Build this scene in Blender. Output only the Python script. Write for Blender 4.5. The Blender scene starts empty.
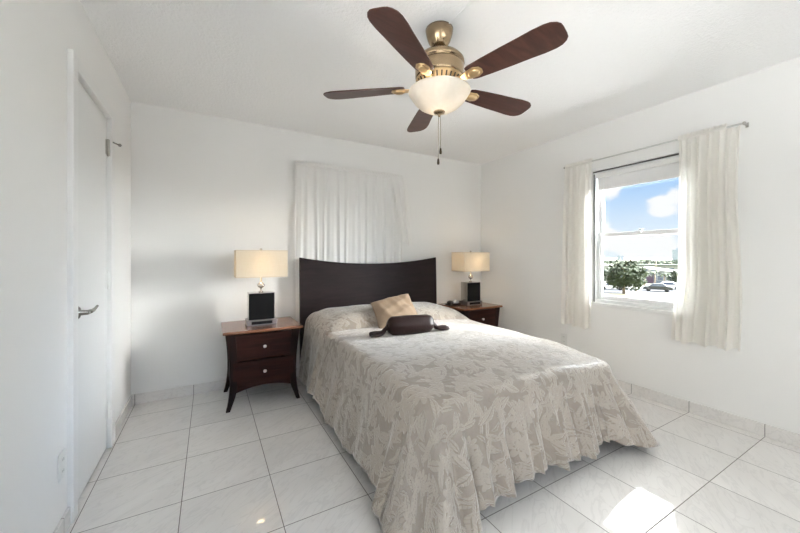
import bpy, bmesh, math, random
from mathutils import Vector, Matrix
random.seed(7)
PI = math.pi
sc = bpy.context.scene
COL = sc.collection

# ------------------------------------------------------------------ camera
CAM_H = 1.19
YAW = 0.5178
cam_data = bpy.data.cameras.new('camera')
cam = bpy.data.objects.new('camera', cam_data)
COL.objects.link(cam)
cam.location = (0, 0, CAM_H)
cam.rotation_euler = (PI / 2, 0, -YAW)
cam_data.sensor_width = 36.0
cam_data.lens = 334.92 / 800 * 36.0
cam_data.shift_y = -(266.5 - 256.81) / 800
cam_data.clip_start = 0.02
cam_data.clip_end = 5000
sc.camera = cam

# ------------------------------------------------------------------ exposure
sc.view_settings.view_transform = 'Standard'
sc.view_settings.look = 'None'
sc.view_settings.gamma = 1.0
sc.view_settings.use_curve_mapping = False
EXPOSURE = 1.62
sc.view_settings.exposure = EXPOSURE
sc.cycles.caustics_reflective = False

# light levels
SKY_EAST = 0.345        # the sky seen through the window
SKY_HIGH = 6.0         # added brightness in the unseen high eastern sky, to light the room
SKY_WEST = 0.6          # unseen west sky, raised to feed the added left window
SKY_REAR = 0.66           # unseen south sky, raised to feed the added rear window
SKY_SOUTH = 27.0       # added bright patch in the unseen south-east sky, lighting the room
GROUND_GLOW = 2.85     # added glow below the horizon, out of view, to light the ceiling
FAN_POWER = 2.5
LAMP_POWER = 1.2
SUN_POWER = 0.2

# ------------------------------------------------------------------ node helpers
class NT:
    def __init__(s, tree):
        s.t = tree
        s.n = tree.nodes
        s.l = tree.links
    def node(s, kind, **kw):
        n = s.n.new(kind)
        for k, v in kw.items():
            setattr(n, k, v)
        return n
    def link(s, a, b):
        s.l.new(a, b)
    def put(s, sock, v):
        if isinstance(v, bpy.types.NodeSocket):
            s.l.new(v, sock)
        elif v is not None:
            sock.default_value = v
    def math(s, op, a, b=None, c=None, clamp=False):
        n = s.n.new('ShaderNodeMath'); n.operation = op; n.use_clamp = clamp
        for i, v in enumerate((a, b, c)):
            if v is not None: s.put(n.inputs[i], v)
        return n.outputs[0]
    def vmath(s, op, a, b=None, scale=None):
        n = s.n.new('ShaderNodeVectorMath'); n.operation = op
        s.put(n.inputs[0], a)
        if b is not None: s.put(n.inputs[1], b)
        if scale is not None: s.put(n.inputs['Scale'], scale)
        return n.outputs['Value'] if op in ('DOT_PRODUCT', 'LENGTH', 'DISTANCE') else n.outputs[0]
    def mix(s, f, a, b):
        n = s.n.new('ShaderNodeMix'); n.data_type = 'RGBA'
        s.put(n.inputs[0], f); s.put(n.inputs[6], a); s.put(n.inputs[7], b)
        return n.outputs[2]
    def smooth(s, v, lo, hi, a=0.0, b=1.0):
        n = s.n.new('ShaderNodeMapRange'); n.interpolation_type = 'SMOOTHSTEP'
        s.put(n.inputs[0], v)
        for i, q in enumerate((lo, hi, a, b)): n.inputs[i + 1].default_value = q
        return n.outputs[0]
    def sep(s, v):
        n = s.n.new('ShaderNodeSeparateXYZ'); s.put(n.inputs[0], v); return n.outputs
    def comb(s, x, y, z=0.0):
        n = s.n.new('ShaderNodeCombineXYZ')
        for i, q in enumerate((x, y, z)): s.put(n.inputs[i], q)
        return n.outputs[0]
    def noise(s, vec, scale, detail=3.0, rough=0.5, dist=0.0):
        n = s.n.new('ShaderNodeTexNoise')
        s.put(n.inputs['Vector'], vec)
        n.inputs['Scale'].default_value = scale; n.inputs['Detail'].default_value = detail
        n.inputs['Roughness'].default_value = rough; n.inputs['Distortion'].default_value = dist
        return n.outputs[0]
    def bump(s, h, strength, dist=0.01):
        n = s.n.new('ShaderNodeBump')
        n.inputs['Strength'].default_value = strength; n.inputs['Distance'].default_value = dist
        s.put(n.inputs['Height'], h)
        return n.outputs[0]

def C4(c): return (c[0], c[1], c[2], 1.0)

def new_mat(name):
    m = bpy.data.materials.new(name); m.use_nodes = True
    t = NT(m.node_tree)
    b = m.node_tree.nodes['Principled BSDF']
    return m, t, b

def simple(name, col, rough=0.5, metal=0.0, spec=0.5, var=0.0, vscale=8.0, bump=0.0, bscale=60.0, coat=0.0, sheen=0.0):
    m, t, b = new_mat(name)
    b.inputs['Roughness'].default_value = rough
    b.inputs['Metallic'].default_value = metal
    b.inputs['Specular IOR Level'].default_value = spec
    b.inputs['Coat Weight'].default_value = coat
    b.inputs['Coat Roughness'].default_value = 0.12
    b.inputs['Sheen Weight'].default_value = sheen
    tc = t.node('ShaderNodeTexCoord').outputs['Object']
    if var > 0:
        f = t.noise(tc, vscale, 4)
        lo = tuple(max(0, q * (1 - var)) for q in col); hi = tuple(min(1, q * (1 + var)) for q in col)
        t.link(t.mix(f, C4(lo), C4(hi)), b.inputs['Base Color'])
    else:
        b.inputs['Base Color'].default_value = C4(col)
    if bump > 0:
        t.link(t.bump(t.noise(tc, bscale, 3), bump, 0.004), b.inputs['Normal'])
    return m

# ------------------------------------------------------------------ world: hazy blue sky with clouds
def cam_dir(u, v):
    r = (u - 400) / 334.92; z = -(v - 256.81) / 334.92
    c, s = math.cos(YAW), math.sin(YAW)
    return Vector((c * r + s, -s * r + c, z))

world = bpy.data.worlds.new('world'); sc.world = world; world.use_nodes = True
wt = NT(world.node_tree)
wt.n.clear()
wdir = wt.node('ShaderNodeTexCoord').outputs['Generated']
wx, wy, wz = wt.sep(wdir)
grad = wt.smooth(wz, 0.0, 0.24)
blue = wt.mix(grad, (0.84, 0.93, 1.0, 1), (0.36, 0.61, 0.97, 1))
nz = wt.noise(wt.vmath('MULTIPLY', wdir, (1, 1, 2.0)), 9.0, 7, 0.58)
haze = wt.math('MULTIPLY', wt.smooth(nz, 0.48, 0.66), wt.smooth(wz, 0.12, 0.02))
cl = haze
for (u, v, rad) in ((663, 201, .050), (672, 198, .045), (611, 193, .034), (601, 226, .040), (606, 236, .05), (660, 238, .05), (630, 247, .06), (700, 185, .06), (560, 210, .07), (720, 240, .08)):
    d = cam_dir(u, v).normalized()
    dist = wt.vmath('DISTANCE', wt.vmath('MULTIPLY', wdir, (1, 1, 1.25)), (d.x, d.y, d.z * 1.25))
    w = wt.math('ADD', wt.math('SUBTRACT', 1.0, wt.math('DIVIDE', dist, rad)), wt.math('MULTIPLY', wt.math('SUBTRACT', nz, 0.5), 2.6))
    cl = wt.math('MAXIMUM', cl, wt.smooth(w, 0.15, 0.6))
sky = wt.mix(cl, blue, (1.0, 1.0, 1.0, 1))
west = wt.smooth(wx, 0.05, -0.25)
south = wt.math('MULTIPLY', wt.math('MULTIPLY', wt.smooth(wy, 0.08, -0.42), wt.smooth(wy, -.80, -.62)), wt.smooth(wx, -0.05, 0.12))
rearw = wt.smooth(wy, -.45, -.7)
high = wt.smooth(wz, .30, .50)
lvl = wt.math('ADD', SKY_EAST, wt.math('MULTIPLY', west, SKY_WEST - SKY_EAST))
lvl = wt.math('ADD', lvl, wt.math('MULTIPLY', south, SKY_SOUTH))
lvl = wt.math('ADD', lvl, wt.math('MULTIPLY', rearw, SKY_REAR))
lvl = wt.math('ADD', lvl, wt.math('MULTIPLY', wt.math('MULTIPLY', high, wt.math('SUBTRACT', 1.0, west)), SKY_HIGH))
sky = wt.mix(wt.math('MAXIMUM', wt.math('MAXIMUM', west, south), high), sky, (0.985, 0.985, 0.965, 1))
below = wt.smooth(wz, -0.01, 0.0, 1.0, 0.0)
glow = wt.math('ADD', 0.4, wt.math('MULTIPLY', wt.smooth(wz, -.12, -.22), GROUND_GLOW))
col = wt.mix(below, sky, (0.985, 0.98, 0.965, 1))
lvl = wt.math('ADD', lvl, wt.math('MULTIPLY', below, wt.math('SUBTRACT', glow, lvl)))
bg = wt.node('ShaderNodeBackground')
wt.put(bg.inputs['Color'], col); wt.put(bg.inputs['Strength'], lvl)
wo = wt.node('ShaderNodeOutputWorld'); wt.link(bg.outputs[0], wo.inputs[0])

# sun: high in the west, outside
sd = bpy.data.lights.new('sun', 'SUN'); sd.energy = SUN_POWER; sd.angle = 0.01; sd.color = (1, .96, .9)
sun = bpy.data.objects.new('sun', sd); COL.objects.link(sun)
sun.rotation_euler = Vector((0.0, 0.75, -0.70)).to_track_quat('-Z', 'Y').to_euler()

# ------------------------------------------------------------------ mesh helpers
class MB:
    def __init__(s):
        s.v = []; s.f = []; s.sm = []; s.uv = {}
    def vert(s, p):
        s.v.append(tuple(p)); return len(s.v) - 1
    def face(s, idx, smooth=False, uv=None):
        if uv: s.uv[len(s.f)] = uv
        s.f.append(tuple(idx)); s.sm.append(smooth)
    def box(s, x0, x1, y0, y1, z0, z1):
        b = len(s.v)
        for p in ((x0, y0, z0), (x1, y0, z0), (x1, y1, z0), (x0, y1, z0), (x0, y0, z1), (x1, y0, z1), (x1, y1, z1), (x0, y1, z1)): s.v.append(p)
        for q in ((3, 2, 1, 0), (4, 5, 6, 7), (0, 1, 5, 4), (1, 2, 6, 5), (2, 3, 7, 6), (3, 0, 4, 7)): s.face([b + i for i in q])
        return s
    def grid(s, pts, smooth=True, closeu=False, closev=False, uvs=None):
        """pts[i][j]"""
        n, m = len(pts), len(pts[0]); b = len(s.v)
        for row in pts:
            for p in row: s.v.append(tuple(p))
        for i in range(n if closeu else n - 1):
            for j in range(m if closev else m - 1):
                i2, j2 = (i + 1) % n, (j + 1) % m
                s.face((b + i * m + j, b + i2 * m + j, b + i2 * m + j2, b + i * m + j2), smooth,
                       [uvs[i][j], uvs[i2][j], uvs[i2][j2], uvs[i][j2]] if uvs else None)
        return s
    def lathe(s, prof, c=(0, 0, 0), seg=32, smooth=True, cap=True):
        """profile of (r, z) from bottom to top around z"""
        pts = [[(c[0] + r * math.cos(2 * PI * k / seg), c[1] + r * math.sin(2 * PI * k / seg), c[2] + z) for r, z in prof] for k in range(seg)]
        b = len(s.v); m = len(prof)
        s.grid(pts, smooth, closeu=True)
        if cap:
            if prof[0][0] > 1e-5: s.face([b + k * m for k in range(seg)][::-1])
            if prof[-1][0] > 1e-5: s.face([b + k * m + m - 1 for k in range(seg)])
        return s
    def tube(s, path, r, seg=10, smooth=True, cap=True):
        path = [Vector(p) for p in path]; n = len(path)
        rs = r if isinstance(r, (list, tuple)) else [r] * n
        pts = []; up = None
        for i, p in enumerate(path):
            t = (path[min(i + 1, n - 1)] - path[max(i - 1, 0)]).normalized()
            if up is None: up = t.orthogonal().normalized()
            up = (up - t * up.dot(t)).normalized(); w = t.cross(up)
            pts.append([p + rs[i] * (math.cos(2 * PI * k / seg) * up + math.sin(2 * PI * k / seg) * w) for k in range(seg)])
        b = len(s.v)
        s.grid(pts, smooth, closev=True)
        if cap:
            s.face([b + k for k in range(seg)][::-1]); s.face([b + (n - 1) * seg + k for k in range(seg)])
        return s
    def ellipsoid(s, c, rx, ry, rz, seg=20, rings=12, power=1.0):
        pts = []
        for k in range(seg):
            a = 2 * PI * k / seg; row = []
            for j in range(rings + 1):
                th = -PI / 2 + PI * j / rings
                ct = max(math.cos(th), 0.0)
                row.append((c[0] + rx * ct * math.cos(a), c[1] + ry * ct * math.sin(a), c[2] + rz * math.sin(th)))
            pts.append(row)
        return s.grid(pts, True, closeu=True)
    def prism(s, poly, axis, a, b_, smooth=False):
        """extrude a 2D polygon along an axis: axis 'x': poly is (y,z); 'y': (x,z); 'z': (x,y)"""
        def P(p, h):
            return {'x': (h, p[0], p[1]), 'y': (p[0], h, p[1]), 'z': (p[0], p[1], h)}[axis]
        b = len(s.v); n = len(poly)
        for h in (a, b_):
            for p in poly: s.v.append(P(p, h))
        for k in range(n):
            s.face((b + k, b + (k + 1) % n, b + n + (k + 1) % n, b + n + k), smooth)
        s.face([b + k for k in range(n)][::-1]); s.face([b + n + k for k in range(n)])
        return s
    def xform(s, M, start=0):
        for i in range(start, len(s.v)): s.v[i] = tuple(M @ Vector(s.v[i]))
        return s
    def build(s, name, mat, parent=None, bevel=0.0, seg=2, loc=None, weld=False, recalc=True, autosm=None):
        me = bpy.data.meshes.new(name)
        me.from_pydata(s.v, [], s.f)
        me.polygons.foreach_set('use_smooth', s.sm)
        if s.uv:
            ul = me.uv_layers.new(name='UVMap')
            for i, p in enumerate(me.polygons):
                if i in s.uv:
                    for li, q in zip(p.loop_indices, s.uv[i]): ul.data[li].uv = q
        if recalc or weld:
            bm = bmesh.new(); bm.from_mesh(me)
            if weld: bmesh.ops.remove_doubles(bm, verts=bm.verts, dist=1e-5)
            if recalc: bmesh.ops.recalc_face_normals(bm, faces=bm.faces)
            bm.to_mesh(me); bm.free()
        me.update()
        if mat: me.materials.append(mat)
        o = bpy.data.objects.new(name, me); COL.objects.link(o)
        if parent: o.parent = parent
        if loc: o.location = loc
        if bevel > 0:
            md = o.modifiers.new('bevel', 'BEVEL'); md.width = bevel; md.segments = seg
            md.limit_method = 'ANGLE'; md.angle_limit = math.radians(40)
        return o

def tag(o, label, cat, group=None, kind=None):
    o['label'] = label; o['category'] = cat
    if group: o['group'] = group
    if kind: o['kind'] = kind
    return o
def struct(o):
    o['kind'] = 'structure'; return o
def empty(name, loc, rz=0.0):
    o = bpy.data.objects.new(name, None); COL.objects.link(o)
    o.location = loc; o.rotation_euler = (0, 0, rz); o.empty_display_size = .1
    return o
def copy_tree(o, parent=None):
    c = o.copy(); COL.objects.link(c)
    if parent: c.parent = parent
    for ch in list(o.children): copy_tree(ch, c)
    return c
def lerp(a, b, t): return a + (b - a) * t
def sstep(a, b, x):
    t = min(1, max(0, (x - a) / (b - a))); return t * t * (3 - 2 * t)

# ------------------------------------------------------------------ room dimensions
XL, XR, YB, CH = -0.5468, 3.2053, 3.4087, 2.44
YR = -2.9                     # rear wall, behind the camera
TILE, TX, TY = 0.4033, -0.1166, 2.3435
WT = 0.16

# ------------------------------------------------------------------ materials of the shell
m_wall = simple('wall_paint', (.865, .86, .845), .62, spec=.3, bump=.06, bscale=180)
m_trim = simple('white_gloss_paint', (.83, .83, .82), .35, spec=.4)
m_doorpaint = simple('white_door_paint', (.80, .80, .79), .4, spec=.4)

m_ceil, t, b = new_mat('textured_ceiling')
b.inputs['Base Color'].default_value = (.92, .92, .92, 1); b.inputs['Roughness'].default_value = .9
b.inputs['Specular IOR Level'].default_value = .1
tc = t.node('ShaderNodeTexCoord').outputs['Object']
h = t.math('ADD', t.noise(tc, 55, 4, .6), t.math('MULTIPLY', t.noise(tc, 140, 2), .5))
t.link(t.bump(h, .55, .008), b.inputs['Normal'])

def marble(name, vertical=None):
    m, t, b = new_mat(name)
    pos = t.node('ShaderNodeNewGeometry').outputs['Position']
    x, y, z = t.sep(pos)
    u = t.math('DIVIDE', t.math('SUBTRACT', x, TX), TILE)
    v = t.math('DIVIDE', t.math('SUBTRACT', y, TY), TILE)
    iu, iv = t.math('FLOOR', u), t.math('FLOOR', v)
    def edge(q):
        f = t.math('FRACT', q)
        return t.math('MULTIPLY', t.math('MINIMUM', f, t.math('SUBTRACT', 1.0, f)), TILE)
    if vertical == 'x': e = edge(u)
    elif vertical == 'y': e = edge(v)
    else: e = t.math('MINIMUM', edge(u), edge(v))
    wn = t.node('ShaderNodeTexWhiteNoise', noise_dimensions='2D')
    t.put(wn.inputs['Vector'], t.comb(iu, iv, 0.0))
    off = t.vmath('SCALE', wn.outputs['Color'], scale=17.0)
    pv = t.vmath('ADD', pos, off)
    # slanting soft veins
    rot = t.node('ShaderNodeVectorRotate', rotation_type='Z_AXIS'); t.put(rot.inputs['Vector'], pv); rot.inputs['Angle'].default_value = -0.6
    st = t.vmath('MULTIPLY', rot.outputs[0], (2.2, 7.5, 5.0))
    n1 = t.noise(st, 1.0, 5, .55, .7)
    n2 = t.noise(st, 1.9, 4, .5, 1.4)
    vein = t.smooth(t.math('ABSOLUTE', t.math('SUBTRACT', n2, .5)), 0.0, .045, 1.0, 0.0)
    c = t.mix(n1, (.73, .70, .675, 1), (.87, .855, .835, 1))
    c = t.mix(t.math('MULTIPLY', vein, .30), c, (.60, .58, .565, 1))
    tone = t.math('ADD', .965, t.math('MULTIPLY', wn.outputs['Value'], .06))
    c = t.vmath('SCALE', c, scale=tone)
    gr = t.smooth(e, .0011, .0024, 1.0, 0.0)
    c = t.mix(gr, c, (.15, .135, .12, 1))
    t.link(c, b.inputs['Base Color'])
    t.put(b.inputs['Roughness'], t.math('ADD', .04, t.math('MULTIPLY', gr, .6)))
    b.inputs['Specular IOR Level'].default_value = .45
    t.link(t.bump(t.smooth(e, .0, .0035), .35, .002), b.inputs['Normal'])
    return m
m_floor = marble('marble_floor_tile')
m_base_x = marble('marble_skirting_tile_a', 'x')
m_base_y = marble('marble_skirting_tile_b', 'y')

# ------------------------------------------------------------------ room shell
struct(MB().box(XL - .6, XR + .0, YR, YB + .0, -.12, 0).build('floor', m_floor))
struct(MB().box(XL - WT, XR + WT, YR - WT, YB + WT, CH, CH + .2).build('ceiling', m_ceil))

DY0, DY1, DZ = 2.085, 2.70, 2.05          # door opening in the left wall
w = MB()
RY0, RY1, RZ0, RZ1 = -.75, 1.05, .95, 2.16        # added window in the left wall, out of view, for fill light
w.box(XL - WT, XL, YR - .0, RY0, -.12, CH); w.box(XL - WT, XL, RY1, DY0 - .01, -.12, CH)
w.box(XL - WT, XL, RY0, RY1, -.12, RZ0); w.box(XL - WT, XL, RY0, RY1, RZ1, CH); w.box(XL - WT, XL, DY1 + .01, YB + WT, -.12, CH); w.box(XL - WT, XL, DY0 - .01, DY1 + .01, DZ + .01, CH)
w.box(XL - WT, XL - .11, DY0 - .01, DY1 + .01, -.12, DZ + .01)
struct(w.build('wall_left', m_wall))
# right wall with window opening
WY0, WY1, WZ0, WZ1 = 1.115, 1.885, .745, 2.012
w = MB()
w.box(XR, XR + WT, YR - WT, WY0, -.12, CH); w.box(XR, XR + WT, WY1, YB + WT, -.12, CH)
w.box(XR, XR + WT, WY0, WY1, -.12, WZ0); w.box(XR, XR + WT, WY0, WY1, WZ1, CH)
struct(w.build('wall_right', m_wall))
# back wall with window opening behind the curtain
BX0, BX1, BZ0, BZ1 = .93, 1.80, .85, 2.045
w = MB()
w.box(XL, BX0, YB, YB + WT, -.12, CH); w.box(BX1, XR, YB, YB + WT, -.12, CH)
w.box(BX0, BX1, YB, YB + WT, -.12, BZ0); w.box(BX0, BX1, YB, YB + WT, BZ1, CH)
struct(w.build('wall_back', m_wall))
VX0, VX1, VZ0, VZ1 = .0, 2.7, .9, 2.25          # added wide window behind the camera, for fill light
struct(MB().box(XL - WT, VX0, YR - WT, YR, -.12, CH).box(VX1, XR, YR - WT, YR, -.12, CH).box(VX0, VX1, YR - WT, YR, -.12, VZ0).box(VX0, VX1, YR - WT, YR, VZ1, CH).build('wall_rear', m_wall))

BH = .082
struct(MB().box(XL, XR, YB - .012, YB, 0, BH).build('baseboard_back', m_base_x, bevel=.003))
struct(MB().box(XR - .012, XR, YR, YB - .012, 0, BH).build('baseboard_right', m_base_y, bevel=.003))
struct(MB().box(XL, XL + .012, YR, DY0 - .066, 0, BH).box(XL, XL + .012, DY1 + .092, YB - .012, 0, BH).build('baseboard_left', m_base_y, bevel=.003))
FX0 = 1.115
# painted wire cover running over the ceiling to the fan
struct(MB().prism([(FX0 - .006, 1.46), (FX0 + .006, 1.46), (FX0 + .006, YR), (FX0 - .006, YR)], 'z', CH - .005, CH).build('trim_1', m_ceil, bevel=.003))

# ------------------------------------------------------------------ door in the left wall
m_steel = simple('brushed_nickel', (.50, .48, .45), .28, metal=1.0)
m_dark_steel = simple('aged_steel', (.30, .29, .275), .25, metal=1.0)
door = struct(MB().box(XL - .042, XL - .004, DY0 + .003, DY1 - .003, .012, DZ - .004).build('door_1', m_doorpaint, bevel=.002))
fr = MB()
CW = .066
fr.box(XL - .10, XL + .021, DY0 - CW, DY0, 0, DZ + CW); fr.box(XL - .10, XL + .021, DY1, DY1 + .09, 0, DZ + CW)
fr.box(XL - .10, XL + .021, DY0, DY1, DZ, DZ + CW)
fr.build('door_frame', m_trim, door, bevel=.004)
hd = MB()
hy, hz = DY0 + .042, .925
hd.lathe([(0, 0), (.034, 0), (.034, .010), (.026, .018), (.013, .022), (.011, .05), (0, .052)], seg=24)
hd.xform(Matrix.Translation((XL - .004, hy, hz)) @ Matrix.Rotation(PI / 2, 4, 'Y'))
hd.tube([(XL + .042, hy - .006, hz), (XL + .046, hy + .03, hz), (XL + .046, hy + .075, hz), (XL + .048, hy + .10, hz + .006), (XL + .052, hy + .122, hz + .016)], [.011, .0105, .009, .007, .005], 12)
hd.build('door_handle', m_dark_steel, door, bevel=0)
for hzv in (1.865, 1.045, .245):
    hg = MB()
    hg.tube([(XL + .004, DY1 - .006, hzv - .045), (XL + .004, DY1 - .006, hzv + .045)], .008, 10)
    for q in (-.046, .046): hg.ellipsoid((XL + .004, DY1 - .006, hzv + q), .008, .008, .008, 10, 6)
    hg.box(XL - .0045, XL - .002, DY1 - .03, DY1 - .004, hzv - .045, hzv + .045)
    hg.build('hinge', m_trim if hzv < 1.8 else m_steel, door)
st = MB()
st.tube([(XL - .008, DY1 - .004, 1.915), (XL + .024, DY1 + .022, 1.908), (XL + .05, DY1 + .03, 1.900)], .004, 8)
st.ellipsoid((XL + .053, DY1 + .031, 1.899), .010, .010, .010, 10, 8)
st.build('hinge_stop', m_dark_steel, door)

# ------------------------------------------------------------------ window in the right wall
m_winframe = simple('white_window_metal', (.86, .87, .87), .35, spec=.45)
m_dark_line = simple('dark_line', (.10, .10, .10), .6)
m_glass, t, b = new_mat('window_glass')
t.n.remove(b)
tr = t.node('ShaderNodeBsdfTransparent'); tr.inputs[0].default_value = (.97, .98, .98, 1)
gl = t.node('ShaderNodeBsdfGlossy'); gl.inputs['Roughness'].default_value = .02
lw = t.node('ShaderNodeFresnel'); lw.inputs[0].default_value = 1.25
mx = t.node('ShaderNodeMixShader'); t.link(lw.outputs[0], mx.inputs[0]); t.link(tr.outputs[0], mx.inputs[1]); t.link(gl.outputs[0], mx.inputs[2])
t.link(mx.outputs[0], t.n['Material Output'].inputs[0])

win = empty('window_1', (XR, (WY0 + WY1) / 2, WZ0)); struct(win)
def wpart(mb, name, mat, bevel=.003):
    mb.xform(Matrix.Translation((-XR, -(WY0 + WY1) / 2, -WZ0)))
    return mb.build(name, mat, win, bevel=bevel)
f = MB()
T = .026
f.box(XR + .02, XR + .12, WY0 + .002, WY0 + T, WZ0 + .012, WZ1 - .002); f.box(XR + .02, XR + .12, WY1 - T, WY1 - .002, WZ0 + .012, WZ1 - .002)
f.box(XR + .02, XR + .12, WY0 + T, WY1 - T, WZ1 - T, WZ1 - .002); f.box(XR + .02, XR + .12, WY0 + T, WY1 - T, WZ0 + .012, WZ0 + T + .014)
wpart(f, 'window_frame', m_winframe)
c = MB()
c.box(XR - .010, XR + .02, WY0 - .012, WY1 + .012, WZ1 - .004, WZ1 + .026)
wpart(c, 'head_casing', m_trim)
wpart(MB().box(XR - .022, XR - .0005, WY0 - .015, WY1 + .015, WZ0 - .018, WZ0 + .012).box(XR - .001, XR + .12, WY0 + .001, WY1 - .001, WZ0 + .001, WZ0 + .0118), 'window_sill', m_trim, .004)
MZ = 1.395
up = MB()
y0, y1 = WY0 + T, WY1 - T
S = .03
up.box(XR + .085, XR + .11, y0, y0 + S, MZ - .02, WZ1 - T); up.box(XR + .085, XR + .11, y1 - S, y1, MZ - .02, WZ1 - T)
up.box(XR + .085, XR + .11, y0 + S, y1 - S, MZ - .02, MZ + .018)
wpart(up, 'upper_sash', m_winframe)
lo = MB()
lo.box(XR + .055, XR + .083, y0, y0 + S, WZ0 + .04, MZ + .02); lo.box(XR + .055, XR + .083, y1 - S, y1, WZ0 + .04, MZ + .02)
lo.box(XR + .055, XR + .083, y0 + S, y1 - S, MZ - .016, MZ + .02); lo.box(XR + .055, XR + .083, y0 + S, y1 - S, WZ0 + .04, WZ0 + .078)
wpart(lo, 'lower_sash', m_winframe)
lk = MB().box(XR + .040, XR + .055, 1.485, 1.535, MZ + .004, MZ + .022).tube([(XR + .047, 1.51, MZ + .022), (XR + .042, 1.50, MZ + .034), (XR + .040, 1.475, MZ + .034)], .006, 8)
wpart(lk, 'sash_lock', m_winframe, .002)
wpart(MB().box(XR + .096, XR + .099, y0 + S, y1 - S, MZ + .018, WZ1 - T), 'upper_pane', m_glass, 0)
wpart(MB().box(XR + .067, XR + .070, y0 + S, y1 - S, WZ0 + .078, MZ - .016), 'lower_pane', m_glass, 0)
g = MB()
g.box(XR + .016, XR + .020, WY1 - .012, WY1 - .002, WZ0 + .012, WZ1 - .03)
g.box(XR + .008, XR + .012, WY0 + .002, WY1 - .002, WZ1 - .018, WZ1 - .006)  # head strip: dark colour for the shade in the gap above the blind
wpart(g, 'dark_strip', m_dark_line, 0)

def fill_window(name, x, a0, a1, b0, b1, loc=None, rz=0.0):  # frame and glass for the added, out-of-view fill-light windows
    w3 = struct(empty(name, loc or (x, (a0 + a1) / 2, b0), rz))
    M = Matrix.Translation((0, -(a0 + a1) / 2, -b0))
    f = MB()
    f.box(.02, .10, a0 + .002, a0 + .04, b0 + .002, b1 - .002); f.box(.02, .10, a1 - .04, a1 - .002, b0 + .002, b1 - .002)
    f.box(.02, .10, a0 + .04, a1 - .04, b0 + .002, b0 + .04); f.box(.02, .10, a0 + .04, a1 - .04, b1 - .04, b1 - .002)
    f.box(.02, .10, (a0 + a1) / 2 - .02, (a0 + a1) / 2 + .02, b0 + .04, b1 - .04)
    f.xform(M).build('window_frame', m_winframe, w3, bevel=.003)
    MB().box(.06, .064, a0 + .04, a1 - .04, b0 + .04, b1 - .04).xform(M).build('window_pane', m_glass, w3)
fill_window('fill_window_left', XL - .12, RY0, RY1, RZ0, RZ1)
fill_window('fill_window_rear', 0, VX0, VX1, VZ0, VZ1, ((VX0 + VX1) / 2, YR - .02, VZ0), -PI / 2)

# roller blind drawn a little way down inside the window
m_blind = simple('blind_fabric', (.80, .80, .80), .7, spec=.2)
bl = empty('roller_blind', (XR + .035, (WY0 + WY1) / 2, 1.83))
tag(bl, 'pale grey roller blind drawn slightly down at the top of the open-view window', 'blind')
def bpart(mb, name, mat, bev=0): return mb.xform(Matrix.Translation((-(XR + .035), -(WY0 + WY1) / 2, -1.83))).build(name, mat, bl, bevel=bev)
bpart(MB().box(XR + .012, XR + .05, y0 + .003, y1 - .003, WZ1 - .075, WZ1 - .030), 'cassette', m_trim, .006)
bpart(MB().box(XR + .032, XR + .034, y0 + .008, y1 - .008, 1.835, WZ1 - .072), 'shade', m_blind)
bpart(MB().box(XR + .027, XR + .039, y0 + .008, y1 - .008, 1.822, 1.838), 'bottom_rail', m_trim, .004)

# window behind the bed, closed blind, behind the sheer curtain
win = empty('window_2', ((BX0 + BX1) / 2, YB, BZ0)); struct(win)
def w2(mb, name, mat, bevel=.003): return mb.xform(Matrix.Translation((-(BX0 + BX1) / 2, -YB, -BZ0))).build(name, mat, win, bevel=bevel)
f = MB()
f.box(BX0 + .002, BX0 + .03, YB + .03, YB + .12, BZ0 + .002, BZ1 - .002); f.box(BX1 - .03, BX1 - .002, YB + .03, YB + .12, BZ0 + .002, BZ1 - .002)
f.box(BX0 + .03, BX1 - .03, YB + .03, YB + .12, BZ1 - .03, BZ1 - .002); f.box(BX0 + .03, BX1 - .03, YB + .03, YB + .12, BZ0 + .002, BZ0 + .03)
w2(f, 'window_frame', m_winframe)
w2(MB().box(BX0 + .03, BX1 - .03, YB + .085, YB + .088, BZ0 + .03, BZ1 - .03), 'window_pane', m_glass, 0)
m_shade2, t, b = new_mat('white_blind_cloth')
b.inputs['Base Color'].default_value = (.80, .80, .79, 1); b.inputs['Roughness'].default_value = .8
b.inputs['Transmission Weight'].default_value = 0
bl = empty('roller_blind', ((BX0 + BX1) / 2, YB + .02, BZ1 - .03))
tag(bl, 'white roller blind pulled all the way down behind the sheer curtain at the bed', 'blind')
def b2(mb, name, mat, bev=0): return mb.xform(Matrix.Translation((-(BX0 + BX1) / 2, -(YB + .02), -(BZ1 - .03)))).build(name, mat, bl, bevel=bev)
b2(MB().box(BX0 + .004, BX1 - .004, YB + .002, YB + .028, BZ1 - .042, BZ1 - .018), 'head_rail', m_trim, .004)
b2(MB().box(BX0 + .004, BX1 - .022, YB + .018, YB + .022, BZ0 + .02, BZ1 - .042), 'shade', m_shade2)
b2(MB().box(BX0 + .004, BX1 - .022, YB + .014, YB + .026, BZ0 + .004, BZ0 + .02), 'bottom_rail', m_trim, .003)

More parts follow.
